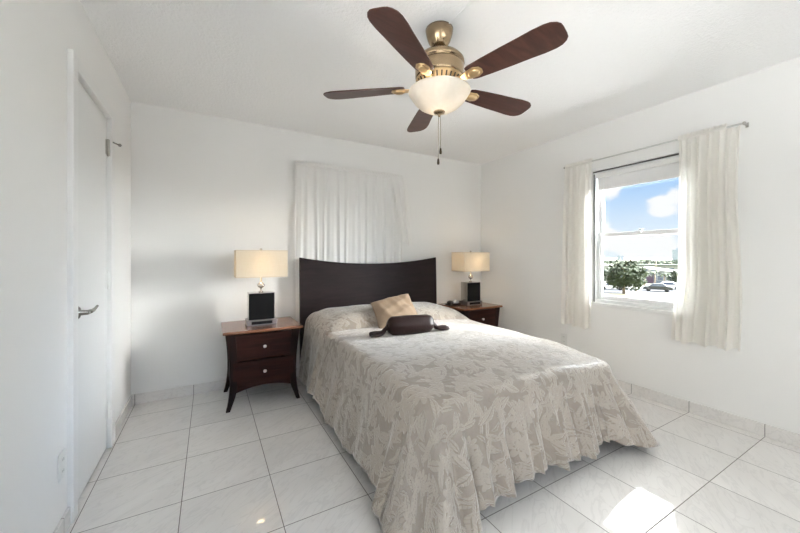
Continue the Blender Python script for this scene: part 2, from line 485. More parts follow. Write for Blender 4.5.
# ------------------------------------------------------------------ sheer curtains
def sheer(name, col, transp, transl):
    m, t, b = new_mat(name)
    t.n.remove(b)
    tc = t.node('ShaderNodeTexCoord').outputs['UV']
    d = t.node('ShaderNodeBsdfDiffuse'); d.inputs[0].default_value = C4(col)
    tl = t.node('ShaderNodeBsdfTranslucent'); tl.inputs[0].default_value = C4(col)
    tr = t.node('ShaderNodeBsdfTransparent')
    m1 = t.node('ShaderNodeMixShader'); m1.inputs[0].default_value = transl
    t.link(d.outputs[0], m1.inputs[1]); t.link(tl.outputs[0], m1.inputs[2])
    w1 = t.noise(t.vmath('MULTIPLY', tc, (260, 5, 1)), 1.0, 2)
    w2_ = t.noise(t.vmath('MULTIPLY', tc, (5, 300, 1)), 1.0, 2)
    f = t.math('MULTIPLY', t.math('ADD', .7, t.math('MULTIPLY', t.math('ADD', w1, w2_), .3)), transp, clamp=True)
    m2 = t.node('ShaderNodeMixShader'); t.put(m2.inputs[0], f)
    t.link(m1.outputs[0], m2.inputs[1]); t.link(tr.outputs[0], m2.inputs[2])
    t.link(m2.outputs[0], t.n['Material Output'].inputs[0])
    return m
m_sheer_cream = sheer('cream_sheer_cloth', (.97, .95, .905), .07, .5)
m_sheer_white = sheer('white_sheer_cloth', (.98, .97, .95), .10, .2)

def curtain_pts(width_fn, zt, zb, folds, amp, nu=140, nv=30, seed=1, offs=0.0):
    """returns pts[i][j] = (a, depth, z) with a along the wall"""
    rnd = random.Random(seed)
    ph = [rnd.uniform(0, 6.28) for _ in range(4)]
    pts = []; uvs = []
    for i in range(nu + 1):
        u = i / nu; row = []; ur = []
        for j in range(nv + 1):
            v = j / nv
            a0, a1, bot = width_fn(v, u)
            z = lerp(zt, bot, v)
            uu = u + .018 * math.sin(5 * u * 6.28 + ph[3]) * v
            k = folds * 2 * PI * uu
            soft = .55 + .45 * sstep(0, .3, v)
            dep = amp * soft * (math.sin(k + ph[0]) + .45 * math.sin(1.73 * k + ph[1] + .6 * v) + .25 * math.sin(.41 * k + ph[2] + v))
            a = lerp(a0, a1, u) + .3 * amp * soft * math.cos(k + ph[0])
            row.append((a, dep + offs, z)); ur.append((u * 1.0, v * 1.6))
        pts.append(row); uvs.append(ur)
    return pts, uvs

def header(mb, a0, a1, z, folds, amp, place, h=.022, seed=2):
    """ruffled rod pocket and its little heading above the rod"""
    rnd = random.Random(seed); n = 120
    ph = rnd.uniform(0, 6)
    prof = [(-.0, h + .006), (.004, .012), (.012, .006), (.012, -.006), (.004, -.014)]
    for side in (-1, 1):
        rows = []; uv = []
        for i in range(n + 1):
            u = i / n
            wob = amp * (math.sin(folds * 2 * PI * u + ph) + .5 * math.sin(folds * 3.3 * PI * u))
            rows.append([place(lerp(a0, a1, u), side * q[0] + (wob * (.8 if q[1] > .008 else .3)), z + q[1] + (.004 * math.sin(folds * 4.1 * u * PI + ph) if q[1] > .02 else 0)) for q in prof])
            uv.append([(u, q[1] * 5) for q in prof])
        mb.grid(rows, True, uvs=uv)

K = (XR - .06) / XR
def zk(z): return CAM_H + (z - CAM_H) * K
XC = XR - .06
plR = lambda a, d, z: (XC - d, a, z)
RODZ = 2.095
# far (left) curtain of the window
def wf_left(v, u):
    a0, a1 = 1.885 * K, 2.165 * K
    a0 = lerp(a0, 1.905 * K, v) + .010 * math.sin(v * 5); a1 = lerp(a1, 2.205 * K, v)
    return a0, a1, zk(.50) + .012 * math.sin(u * 19) - .02 * (1 - u)
pts, uvs = curtain_pts(wf_left, RODZ - .012, 0, 5, .014, 110, 30, 3)
mb = MB(); mb.grid([[plR(*p) for p in r] for r in pts], True, uvs=uvs)
cu = mb.build('curtain', m_sheer_cream, recalc=False)
tag(cu, 'cream sheer curtain panel at the window side nearer the bed corner', 'curtain', 'cream sheers at the side window')
hb = MB(); header(hb, 1.885 * K, 2.165 * K, RODZ, 12, .004, plR); hb.build('heading', m_sheer_cream, cu, recalc=False)
# near (right) curtain
def wf_right(v, u):
    a0, a1 = .845 * K, 1.205 * K
    a1 = lerp(a1, 1.215 * K, sstep(0, .6, v)) + .045 * sstep(.6, 1, v); a0 = lerp(a0, .848 * K, v) + .012 * math.sin(v * 6)
    return a0, a1, zk(.535) + .012 * math.sin(u * 22) - .012 * u
pts, uvs = curtain_pts(wf_right, RODZ - .012, 0, 6.5, .019, 150, 30, 8)
mb = MB(); mb.grid([[plR(*p) for p in r] for r in pts], True, uvs=uvs)
cu = mb.build('curtain', m_sheer_cream, recalc=False)
tag(cu, 'wide cream sheer curtain panel at the near end of the rod, over the window edge', 'curtain', 'cream sheers at the side window')
hb = MB(); header(hb, .92 * K, 1.205 * K, RODZ, 13, .004, plR); hb.build('heading', m_sheer_cream, cu, recalc=False)
# rod
rod = empty('curtain_rod', (XR, 1.48, RODZ))
tag(rod, 'thin white metal curtain rod above the side window', 'curtain rod')
MB().tube([(XC - XR, .832 * K - 1.48, 0), (XC - XR, 2.175 * K - 1.48, 0)], .0065, 10).build('pole', simple('rod_metal', (.62, .62, .60), .35, metal=.6), rod)
for yy in (.832 * K, 2.175 * K):
    MB().tube([(0, yy - 1.48, -.004), (XC - XR + .006, yy - 1.48, -.004), (XC - XR - .004, yy - 1.48, 0)], .006, 8).ellipsoid((XC - XR, yy - 1.48, 0), .012, .010, .012, 14, 8).box(-.004, 0, yy - 1.488, yy - 1.472, -.018, .014).build('bracket', m_steel, rod)

# curtain behind the bed
YC = YB - .05
KB = YC / YB
plB = lambda a, d, z: (a, YC - d, z)
RB = 2.105
def wf_back(v, u):
    return .742 * KB, 1.97 * KB, .42 + .01 * math.sin(u * 40)
pts, uvs = curtain_pts(wf_back, RB - .012, 0, 15, .0062, 260, 24, 5)
mb = MB(); mb.grid([[plB(*p) for p in r] for r in pts], True, uvs=uvs)
cu = mb.build('curtain', m_sheer_white, recalc=False)
tag(cu, 'white gathered sheer curtain hanging on the wall behind the dark headboard', 'curtain')
hb = MB(); header(hb, .742 * KB, 1.97 * KB, RB, 34, .004, plB, .028); hb.build('heading', m_sheer_white, cu, recalc=False)
def wf_tail(v, u):
    return lerp(1.80, 1.97, v) * KB, lerp(2.015, 2.10, v ** .8) * KB, lerp(1.36, 1.31, u)
pts, uvs = curtain_pts(wf_tail, RB - .005, 0, 2.5, .007, 60, 20, 9, offs=.022)
mb = MB(); mb.grid([[plB(*p) for p in r] for r in pts], True, uvs=uvs)
mb.build('side_panel', m_sheer_white, cu, recalc=False)
rod = empty('curtain_rod', (1.36, YB, RB))
tag(rod, 'slim white curtain rod in the heading of the sheer behind the bed', 'curtain rod')
MB().tube([(.752 * KB - 1.36, YC - YB, 0), (1.96 * KB - 1.36, YC - YB, 0)], .006, 10).build('pole', m_trim, rod)
for xx in (.756 * KB, 1.955 * KB):
    MB().tube([(xx - 1.36, 0, 0), (xx - 1.36, YC - YB - .002, 0)], .006, 8).build('bracket', m_trim, rod)

# ------------------------------------------------------------------ wood materials
def wood(name, lo, hi, axis, rough=.28, coat=.3, scale=14.0, spec=.3):
    m, t, b = new_mat(name)
    tc = t.node('ShaderNodeTexCoord').outputs['Object']
    st = {'x': (.8, 9, 9), 'y': (9, .8, 9), 'z': (9, 9, .8)}[axis]
    n = t.noise(t.vmath('MULTIPLY', tc, st), scale / 4, 6, .6, .6)
    t.link(t.mix(t.smooth(n, .3, .7), C4(lo), C4(hi)), b.inputs['Base Color'])
    b.inputs['Roughness'].default_value = rough
    b.inputs['Specular IOR Level'].default_value = spec
    b.inputs['Coat Weight'].default_value = coat; b.inputs['Coat Roughness'].default_value = .15
    return m
m_espresso = wood('espresso_wood', (.016, .010, .010), (.024, .015, .015), 'x', .42, 0.0, spec=.18)
m_nsfront = wood('dark_cherry_wood', (.020, .006, .004), (.040, .012, .008), 'x', .45, 0.0, spec=.14)
m_nsleg = wood('dark_leg_wood', (.013, .006, .005), (.024, .010, .008), 'z', .45, 0.0, spec=.14)
m_nstop = wood('cherry_top_wood', (.17, .068, .034), (.24, .10, .05), 'x', .22, .4)
m_knob = simple('satin_nickel_knob', (.82, .79, .76), .3, metal=.3)

# ------------------------------------------------------------------ nightstand (origin at floor, centre of footprint)
NSW, NSD = .60, .50
def make_nightstand():
    r = empty('nightstand', (0, 0, 0))
    fx = NSW / 2; fy = -NSD / 2 + .02
    # top slab with rounded front edge
    tp = MB().box(-fx, fx, -NSD / 2, NSD / 2, .590, .613)
    tp.build('top', m_nstop, r, bevel=.008, seg=3)
    # legs: flare at the head, draw in at the waist, kick out at the foot
    def leg(sx, sy):
        zs = [0, .04, .09, .14, .2, .28, .36, .44, .52, .59]
        def outer(z):
            return fx - (.022 + .030 * math.sin(PI * min(1, max(0, (z - .0) / .60)) ** .8))
        def width(z): return .030 + .022 * sstep(0, .16, z) + .012 * sstep(.3, .59, z)
        rows = []
        for z in zs:
            xo = outer(z) + .001 * (1 - sstep(0, .12, z)); xi = xo - width(z)
            yo = NSD / 2 - .02 - .010 * math.sin(PI * z / .6) + .008 * (1 - sstep(0, .12, z)); yi = yo - (.028 + .014 * sstep(0, .16, z))
            rows.append([(sx * xo, sy * yo, z), (sx * xi, sy * yo, z), (sx * xi, sy * yi, z), (sx * xo, sy * yi, z)])
        m = MB(); m.grid(rows, False, closev=True)
        m.face([0, 1, 2, 3]); nn = len(rows) * 4 - 4; m.face([nn + 3, nn + 2, nn + 1, nn])
        return m.build('leg', m_nsleg, r, bevel=.003)
    for sx in (-1, 1):
        for sy in (-1, 1): leg(sx, sy)
    bx = .235
    by = NSD / 2 - .035
    # carcass
    cs = MB()
    cs.box(-bx - .006, -bx + .012, -by + .01, by, .16, .59); cs.box(bx - .012, bx + .006, -by + .01, by, .16, .59)
    cs.box(-bx + .012, bx - .012, by - .012, by, .16, .59)
    cs.box(-bx + .012, bx - .012, -by + .02, by - .012, .16, .175)
    cs.build('carcass', m_nsfront, r)
    # apron with an arch
    poly = [(-bx, .195), (-bx, .118)]
    for k in range(1, 16):
        u = k / 16
        poly.append((lerp(-bx, bx, u), .118 + .045 * math.sin(PI * u) ** .8))
    poly += [(bx, .118), (bx, .195)]
    MB().prism(poly, 'y', -by - .004, -by + .014).build('apron', m_nsfront, r)
    for z0, z1 in ((.374, .578), (.186, .366)):
        d = MB().box(-bx + .004, bx - .004, -by - .006, -by + .012, z0, z1).build('drawer', m_nsfront, r, bevel=.003)
        zc = .474 if z0 > .3 else .277
        k = MB().lathe([(0, 0), (.006, 0), (.005, .010), (.012, .016), (.0135, .021), (.010, .026), (0, .028)], seg=18)
        k.xform(Matrix.Translation((0, -by - .006, zc)) @ Matrix.Rotation(PI / 2, 4, 'X'))
        k.build('knob', m_knob, d)
    return r
NSY = 3.105
ns = make_nightstand(); ns.location = (.388, NSY, 0)
tag(ns, 'dark cherry two-drawer nightstand on splayed legs between the door wall and the bed', 'nightstand', 'matching nightstands either side of the bed')
ns2 = copy_tree(ns); ns2.location = (2.735, NSY, 0)
ns2['label'] = 'dark cherry nightstand half hidden behind the bed, in the corner by the side window'

# ------------------------------------------------------------------ table lamps
m_shade, t, b = new_mat('linen_lamp_shade')
t.n.remove(b)
tc = t.node('ShaderNodeTexCoord').outputs['Object']
wv = t.math('ADD', t.noise(t.vmath('MULTIPLY', tc, (300, 300, 20)), 1.0, 1), t.noise(t.vmath('MULTIPLY', tc, (20, 20, 320)), 1.0, 1))
cc = t.mix(t.math('MULTIPLY', wv, .5), (.82, .74, .61, 1), (.95, .90, .80, 1))
d = t.node('ShaderNodeBsdfDiffuse'); t.link(cc, d.inputs[0])
tl = t.node('ShaderNodeBsdfTranslucent'); t.link(cc, tl.inputs[0])
mx = t.node('ShaderNodeMixShader'); mx.inputs[0].default_value = .42
t.link(d.outputs[0], mx.inputs[1]); t.link(tl.outputs[0], mx.inputs[2]); t.link(mx.outputs[0], t.n['Material Output'].inputs[0])
m_black_lacquer = simple('black_leather_block', (.007, .0065, .0065), .5, spec=.15, bump=.15, bscale=120)
m_chrome = simple('polished_chrome', (.60, .58, .56), .16, metal=1.0)
m_bulb, t, b = new_mat('lit_bulb')
b.inputs['Emission Color'].default_value = (1, .78, .48, 1); b.inputs['Emission Strength'].default_value = 1.5
b.inputs['Base Color'].default_value = (.9, .85, .8, 1)
m_trimband = simple('shade_trim_band', (.78, .70, .58), .7)
m_plinth = simple('smoked_metal', (.30, .285, .27), .3, metal=.9)
LZ = .6135
def make_lamp():
    r = empty('table_lamp', (0, 0, 0))
    pl = MB().box(-.118, .118, -.075, .075, .0, .045)
    pl_o = pl.build('plinth', m_plinth, r, bevel=.003)
    MB().box(-.082, .082, -.0775, -.0752, .010, .035).build('inlay', m_black_lacquer, pl_o, bevel=.001)
    MB().box(-.100, .100, -.055, .055, .045, .266).build('body', m_black_lacquer, r, bevel=.004)
    fr = MB()
    for sx in (-1, 1): fr.box(sx * .1025 - .0025, sx * .1025 + .0025, -.057, .057, .045, .269)
    fr.box(-.100, .100, -.057, .057, .266, .273)
    fr.build('side_band', m_chrome, r, bevel=.001)
    MB().lathe([(.018, .273), (.018, .280), (.007, .286), (.007, .305), (.012, .309), (.026, .318), (.033, .333), (.026, .348), (.012, .357), (.007, .361), (.007, .50)], seg=24).build('stem', m_chrome, r)
    z0, z1, ax, ay = .408, .628, .200, .115
    sh = MB()
    # four sides with thickness, open at top and bottom
    for (hx, hy, flip) in ((ax, ay, 0), (ax - .003, ay - .003, 1)):
        P = [(-hx, -hy), (hx, -hy), (hx, hy), (-hx, hy)]
        for k in range(4):
            a, b2_ = P[k], P[(k + 1) % 4]
            q = [sh.vert((a[0], a[1], z0)), sh.vert((b2_[0], b2_[1], z0)), sh.vert((b2_[0], b2_[1], z1)), sh.vert((a[0], a[1], z1))]
            sh.face(q[::-1] if flip else q)
    so = sh.build('lamp_shade', m_shade, r, recalc=False)
    for z in (z0, z1):
        bd = MB()
        bd.box(-ax - .001, ax + .001, -ay - .001, -ay + .003, z - .004, z + .004); bd.box(-ax - .001, ax + .001, ay - .003, ay + .001, z - .004, z + .004)
        bd.box(-ax - .001, -ax + .003, -ay + .003, ay - .003, z - .004, z + .004); bd.box(ax - .003, ax + .001, -ay + .003, ay - .003, z - .004, z + .004)
        bd.build('shade_trim', m_trimband, so)
    sp = MB().tube([(-ax + .003, 0, z1 - .006), (ax - .003, 0, z1 - .006)], .002, 6).tube([(0, -ay + .003, z1 - .006), (0, ay - .003, z1 - .006)], .002, 6)
    sp.tube([(-.03, 0, z0 + .06), (-.035, 0, z0 + .12), (-.012, 0, z1 - .006)], .002, 6).tube([(.03, 0, z0 + .06), (.035, 0, z0 + .12), (.012, 0, z1 - .006)], .002, 6)
    sp.tube([(-.03, 0, z0 + .06), (.03, 0, z0 + .06)], .002, 6)
    sp.build('shade_harp', m_steel, r)
    MB().lathe([(0, z1 - .008), (.006, z1 - .006), (.006, z1 + .004), (.011, z1 + .010), (.011, z1 + .018), (0, z1 + .023)], seg=14).build('finial', m_chrome, r)
    MB().ellipsoid((0, 0, z0 + .115), .026, .026, .034, 16, 10).build('bulb', m_bulb, r)
    return r
def lamp_light(loc):
    ld = bpy.data.lights.new('lamp_bulb_light', 'POINT'); ld.energy = LAMP_POWER; ld.color = (1, .76, .48); ld.shadow_soft_size = .04
    o = bpy.data.objects.new('lamp_bulb_light', ld); COL.objects.link(o); o.location = loc
lamp = make_lamp(); lamp.location = (.388, 3.105, LZ)
tag(lamp, 'lit table lamp with black block base on the nightstand nearer the door', 'table lamp', 'matching bedside table lamps')
l2 = copy_tree(lamp); l2.location = (2.755, 3.105, LZ)
l2['label'] = 'lit table lamp with black block base on the nightstand in the far corner'
for L in (lamp, l2): lamp_light((L.location.x, L.location.y, LZ + .515))

# clock beside the far lamp
ck = empty('alarm_clock', (2.535, 3.17, LZ + .001), .1)
tag(ck, 'small silver and black bedside clock left of the lamp on the far nightstand', 'clock')
m_silver = simple('silver_plastic', (.62, .63, .64), .3, metal=.5)
m_blackp = simple('black_plastic', (.015, .015, .016), .3)
MB().box(-.085, .085, -.05, .05, 0, .02).build('base', m_blackp, ck, bevel=.008, seg=3)
MB().ellipsoid((0, 0, 0), .052, .044, .030, 22, 12).xform(Matrix.Translation((.026, -.004, .033))).build('dome', m_silver, ck)
MB().ellipsoid((-.045, .0, .030), .042, .042, .026, 20, 12).build('speaker', m_blackp, ck)

# ------------------------------------------------------------------ bed
bed = empty('bed', (1.555, 2.25, 0))
tag(bed, 'double bed with a tall espresso headboard standing on the tiled floor', 'bed')
def bp(mb, name, mat, bevel=0.0, seg=2): return mb.xform(Matrix.Translation((-1.555, -2.25, 0))).build(name, mat, bed, bevel=bevel, seg=seg)
HX0, HX1, HYF = .760, 2.372, 3.268
hb = MB(); n = 40
cols = []
for i in range(n + 1):
    u = i / n
    x = lerp(HX0, HX1, u)
    bow = .024 * (1 - (2 * u - 1) ** 2)
    zt = 1.184 - .068 * (1 - abs(2 * u - 1) ** 2.1)
    yf = HYF + bow; yb = yf + .034
    tilt = .018
    cols.append([(x, yf, .12), (x, yf, .45), (x, yf + tilt * .5, .85), (x, yf + tilt, zt), (x, yb + tilt, zt), (x, yb + tilt * .5, .85), (x, yb, .45), (x, yb, .12)])
hb.grid(cols, False, closev=True)
m8 = 8
hb.face(list(range(m8))); hb.face([n * m8 + k for k in range(m8)][::-1])
bp(hb, 'headboard', m_espresso, .004)
for xx in (HX0 + .05, HX1 - .05):
    bp(MB().box(xx - .03, xx + .03, HYF + .006, HYF + .036, 0, .14), 'leg', m_nsleg, .003)
for xx in (.885, 2.225):
    bp(MB().prism([(1.25, .14), (1.31, .14), (1.305, 0), (1.262, 0)], 'x', xx - .03, xx + .03), 'leg', m_nsleg, .003)
for xx in (.85, 2.26):
    bp(MB().box(xx - .0125, xx + .0125, 1.25, HYF, .125, .25), 'side_rail', m_nsleg, .003)
bp(MB().box(.863, 2.247, 1.25, 1.275, .125, .25), 'foot_rail', m_nsleg, .003)
bp(MB().box(.862, 2.248, 1.285, HYF - .01, .205, .25), 'slat_base', m_nsleg, .002)
m_mattress = simple('mattress_ticking', (.78, .76, .72), .8)
bp(MB().box(.885, 2.225, 1.30, HYF - .02, .252, .455), 'mattress', m_mattress, .04, 4)

# ------------------------------------------------------------------ bedspread
def damask(name):
    m, t, b = new_mat(name)
    uv = t.node('ShaderNodeTexCoord').outputs['UV']
    wob = t.node('ShaderNodeTexNoise'); t.put(wob.inputs['Vector'], uv); wob.inputs['Scale'].default_value = 9.0; wob.inputs['Detail'].default_value = 2
    uvw = t.vmath('ADD', uv, t.vmath('SCALE', t.vmath('SUBTRACT', wob.outputs['Color'], (.5, .5, .5)), scale=.022))
    masks = None; edges = None
    def voro(scale, off, rnd=.75):
        n = t.node('ShaderNodeTexVoronoi', voronoi_dimensions='2D', feature='F1')
        t.put(n.inputs['Vector'], t.vmath('ADD', uvw, off)); n.inputs['Scale'].default_value = scale; n.inputs['Randomness'].default_value = rnd
        d = t.vmath('SUBTRACT', t.vmath('ADD', uvw, off), n.outputs['Position'])
        return d, n.outputs['Color']
    def layer_flower(scale, off, petals, size):
        d, colr = voro(scale, off)
        x, y, _ = t.sep(d); r0, g0, b0 = t.sep(colr)
        ang = t.math('ARCTAN2', y, x); rad = t.vmath('LENGTH', d)
        a = t.math('ADD', t.math('MULTIPLY', ang, petals), t.math('MULTIPLY', r0, 6.28))
        lim = t.math('MULTIPLY', t.math('ADD', .58, t.math('MULTIPLY', t.math('ABSOLUTE', t.math('COSINE', t.math('MULTIPLY', a, .5))), .62)), t.math('MULTIPLY', size, t.math('ADD', .75, t.math('MULTIPLY', g0, .4))))
        q = t.math('DIVIDE', rad, lim)
        m_ = t.smooth(q, .90, 1.0, 1.0, 0.0)
        # ring outline round the heart and gaps between petals
        ring = t.smooth(t.math('ABSOLUTE', t.math('SUBTRACT', q, .36)), .03, .07, 0.0, 1.0)
        gap = t.smooth(t.math('ABSOLUTE', t.math('COSINE', t.math('MULTIPLY', a, .5))), .03, .14)
        gap = t.math('MAXIMUM', gap, t.smooth(q, .36, .30))
        return t.math('MULTIPLY', m_, t.math('MULTIPLY', ring, gap))
    def layer_leaf(scale, off, ln, wd):
        d, colr = voro(scale, off, .9)
        r0, g0, b0 = t.sep(colr)
        rot = t.node('ShaderNodeVectorRotate', rotation_type='Z_AXIS'); t.put(rot.inputs['Vector'], d)
        t.put(rot.inputs['Angle'], t.math('MULTIPLY', r0, 12.56))
        x, y, _ = t.sep(rot.outputs[0])
        xs = t.math('DIVIDE', x, ln)
        prof = t.math('MULTIPLY', t.math('SUBTRACT', 1.0, t.math('MULTIPLY', xs, xs)), wd)
        yc = t.math('ABSOLUTE', t.math('SUBTRACT', y, t.math('MULTIPLY', t.math('MULTIPLY', xs, xs), wd * .5)))
        q = t.math('SUBTRACT', prof, yc)
        m_ = t.smooth(q, 0.0, .003)
        rib = t.smooth(yc, .0012, .0030)
        veins = t.smooth(t.math('SINE', t.math('MULTIPLY', t.math('SUBTRACT', x, yc), 420.0)), -.9, -.3)
        return t.math('MULTIPLY', m_, t.math('MULTIPLY', rib, t.math('ADD', .55, t.math('MULTIPLY', veins, .45))))
    M = layer_flower(5.0, (0, 0, 0), 8.0, .056)
    for args in ((7.0, (3.1, 1.7, 0), .062, .021), (7.6, (7.3, 4.2, 0), .056, .020), (9.0, (11.9, 2.6, 0), .047, .016), (9.8, (1.9, 12.6, 0), .042, .014), (8.4, (23.3, 8.2, 0), .050, .018), (12.0, (31.3, 18.2, 0), .034, .011)):
        M = t.math('MAXIMUM', M, layer_leaf(*args))
    # woven ground
    thread = t.noise(t.vmath('MULTIPLY', uv, (420, 60, 1)), 1.0, 2)
    thread2 = t.noise(t.vmath('MULTIPLY', uv, (60, 420, 1)), 1.0, 2)
    blot = t.noise(uv, 2.2, 3)
    base = t.mix(thread, (.31, .262, .215, 1), (.375, .322, .27, 1))
    leaf = t.mix(thread2, (.42, .368, .312, 1), (.50, .445, .385, 1))
    c = t.mix(M, base, leaf)
    c = t.vmath('SCALE', c, scale=t.math('ADD', .94, t.math('MULTIPLY', blot, .12)))
    t.link(c, b.inputs['Base Color'])
    t.put(b.inputs['Roughness'], t.math('SUBTRACT', .44, t.math('MULTIPLY', M, .10)))
    b.inputs['Specular IOR Level'].default_value = .6
    b.inputs['Sheen Weight'].default_value = 1.0; b.inputs['Sheen Roughness'].default_value = .30
    puck = t.noise(uv, 34, 4, .6)
    hgt = t.math('ADD', t.math('MULTIPLY', M, .5), t.math('ADD', t.math('MULTIPLY', puck, .9), t.math('MULTIPLY', thread, .12)))
    t.link(t.bump(hgt, .8, .007), b.inputs['Normal'])
    return m
m_damask = damask('floral_damask')

EX0, EX1, EYF, EYH = .805, 2.315, 1.195, 3.258
RC = .11
TOPZ = .578
CREASE = 2.60
def pil(x, y):
    """height of the pillows tucked under the spread"""
    e = min(x - EX0, EX1 - x)
    if y < CREASE: return 0.0
    u = (y - CREASE) / (EYH - CREASE)
    f = math.sin(min(1, u * 2.2) * PI / 2) ** .62 * (1 - .20 * sstep(.7, 1, u))
    return .112 * f * (1 - .55 * (1 - sstep(0, .24, e)))
def topz(x, y):
    crown = .012 * math.sin(PI * min(1, max(0, (x - EX0) / (EX1 - EX0)))) 
    wave = .0035 * math.sin(3.1 * x + 5.3 * y) * math.sin(7.3 * y - 2.2 * x) + .0018 * math.sin(17 * x + 4 * y) * math.sin(13 * y)
    foot = -.046 * (1 - sstep(0, .55, y - EYF)) - .030 * sstep(1.7, 2.3, x) * (1 - .5 * sstep(2.3, 2.9, y))
    return TOPZ + crown + wave + foot + pil(x, y)
# outline
out = []
STEP = .0115
y = EYH
ls = EYH - (EYF + RC); nl = int(ls / STEP)
for i in range(nl): out.append((EX0, EYH - ls * i / nl, -1, 0, 'L'))
na = 22
for i in range(na):
    a = PI + (PI / 2) * i / na
    out.append((EX0 + RC + RC * math.cos(a), EYF + RC + RC * math.sin(a), math.cos(a), math.sin(a), 'A'))
lf = (EX1 - EX0) - 2 * RC; nf = int(lf / STEP)
for i in range(nf): out.append((EX0 + RC + lf * i / nf, EYF, 0, -1, 'F'))
for i in range(na):
    a = 1.5 * PI + (PI / 2) * i / na
    out.append((EX1 - RC + RC * math.cos(a), EYF + RC + RC * math.sin(a), math.cos(a), math.sin(a), 'B'))
for i in range(nl + 1): out.append((EX1, EYF + RC + ls * i / nl, 1, 0, 'R'))
slen = [0.0]
for k in range(1, len(out)): slen.append(slen[-1] + math.hypot(out[k][0] - out[k - 1][0], out[k][1] - out[k - 1][1]))
def corner_w(x, y, cx): return math.exp(-(((x - cx) / .17) ** 2 + ((y - EYF) / .22) ** 2))
NI, NA, NH = 18, 6, 22
pts = []; uvs = []
XM = .5 * (EX0 + EX1)
for k, (ex, ey, nx, ny, side) in enumerate(out):
    s = slen[k]
    sy = max(ey, EYF + .72)
    sp = (XM, sy)
    pf = sstep(CREASE - .02, CREASE + .12, ey) if side in 'LR' else 0.0
    r = .062 + .063 * pf
    ix, iy = ex - nx * r, ey - ny * r
    row = []; ur = []
    for i in range(NI):
        u = (i / NI); u = 1 - (1 - u) ** 1.25
        x = lerp(sp[0], ix, u); yy = lerp(sp[1], iy, u)
        row.append((x, yy, topz(x, yy))); ur.append((x, yy))
    zi = topz(ix, iy)
    amax = math.radians(80)
    for i in range(NA):
        a = amax * i / NA
        row.append((ix + nx * r * math.sin(a), iy + ny * r * math.sin(a), zi - r * (1 - math.cos(a))))
        ur.append((ix + nx * r * a, iy + ny * r * a))
    ze = zi - r * (1 - math.cos(amax)); xe = ix + nx * r * math.sin(amax); ye = iy + ny * r * math.sin(amax)
    cL, cR = corner_w(ex, ey, EX0), corner_w(ex, ey, EX1)
    # hem height and flare
    if side == 'L':
        hem = .075 + .022 * math.sin(5.1 * ey + .6) + .012 * math.sin(13 * ey)
        fl = lerp(.105, .062, sstep(2.72, 2.9, ey))
        hem = lerp(hem, .035, sstep(2.7, 2.9, ey))
    elif side == 'F':
        hem = .095 + .018 * math.sin(9 * ex + 1.1) + .010 * math.sin(23 * ex)
        fl = .085
    else:
        hem = .075 + .015 * math.sin(6 * ey)
        fl = lerp(.10, .055, sstep(2.6, 2.85, ey))
        if side in 'AB': fl = .095
    hem = lerp(hem, .012, min(1, cL * 1.25)); hem = lerp(hem, .055, min(1, cR * 1.1))
    fl += .085 * cL + .16 * cR
    hem += .011 * (1 - abs(math.sin(PI * s / .082)))
    # folds
    if side in 'FAB':
        fo = .022 * math.sin(2 * PI * s / .235 + .6) + .015 * math.sin(2 * PI * s / .128 + 2.0) + .005 * math.sin(2 * PI * s / .061)
        fo += .026 * sum(math.exp(-((ex - q) / .011) ** 2) for q in (.98, 1.10, 1.22, 1.42, 1.60, 1.73, 1.90, 2.03)) 
        fo += .034 * (cL + cR) * math.sin(2 * PI * s / .098)
    else:
        fo = .007 * math.sin(2 * PI * s / .31) + .005 * math.sin(2 * PI * s / .17 + 1) + .03 * (cL + cR) * math.sin(2 * PI * s / .115)
        if side == 'L': fo += .022 * math.exp(-((ey - 2.70) / .035) ** 2) - .014 * math.exp(-((ey - 2.60) / .03) ** 2) + .012 * math.exp(-((ey - 1.62) / .05) ** 2)
    L = ze - hem
    rr = r * amax
    for i in range(1, NH + 1):
        h = i / NH
        off = fl * (h ** 1.15) + fo * sstep(0, .75, h)
        row.append((xe + nx * off, ye + ny * off, ze - L * h))
        ur.append((ix + nx * (rr + L * h), iy + ny * (rr + L * h)))
    pts.append(row); uvs.append(ur)
mb = MB(); mb.grid(pts, True, uvs=uvs)
bs = mb.build('bedspread', m_damask, recalc=False, weld=True)
sol = bs.modifiers.new('solid', 'SOLIDIFY'); sol.thickness = .005; sol.offset = -1
tag(bs, 'beige floral damask bedspread with scalloped hem draped over the bed', 'bedspread')

# ------------------------------------------------------------------ cushions on the bed
def ray_plane(u, v, axis, val):
    d = cam_dir(u, v); o = Vector((0, 0, CAM_H))
    k = (val - o[axis]) / d[axis]
    return o + d * k
def cushion(name, TL, TR, BL, BR, thick, mat, nrm):
    n = 28; mb = MB()
    ang = nrm
    for side in (1, -1):
        rows = []; uv = []
        for i in range(n + 1):
            row = []; ur = []
            for j in range(n + 1):
                u, v = i / n, j / n
                a, b_ = 2 * u - 1, 2 * v - 1
                # edges pulled in between the corners
                pu = .5 + .5 * a * (1 - .055 * (1 - b_ * b_)); pv = .5 + .5 * b_ * (1 - .055 * (1 - a * a))
                P = (TL * (1 - pu) + TR * pu) * pv + (BL * (1 - pu) + BR * pu) * (1 - pv)
                f = max(0, (1 - a ** 4) * (1 - b_ ** 4)) ** .55
                f *= 1 + .09 * math.sin(7 * a + 3 * b_) + .07 * math.sin(9 * b_ - 4 * a) + .05 * math.sin(17 * a + 6 * b_)
                row.append(P + ang * (side * thick * f)); ur.append((u, v))
            rows.append(row); uv.append(ur)
        if side < 0: rows = rows[::-1]; uv = uv[::-1]
        mb.grid(rows, True, uvs=uv)
    return mb.build(name, mat, weld=True)
m_beige = simple('champagne_satin', (.31, .225, .155), .45, spec=.4, var=.14, vscale=14, bump=.5, bscale=38)
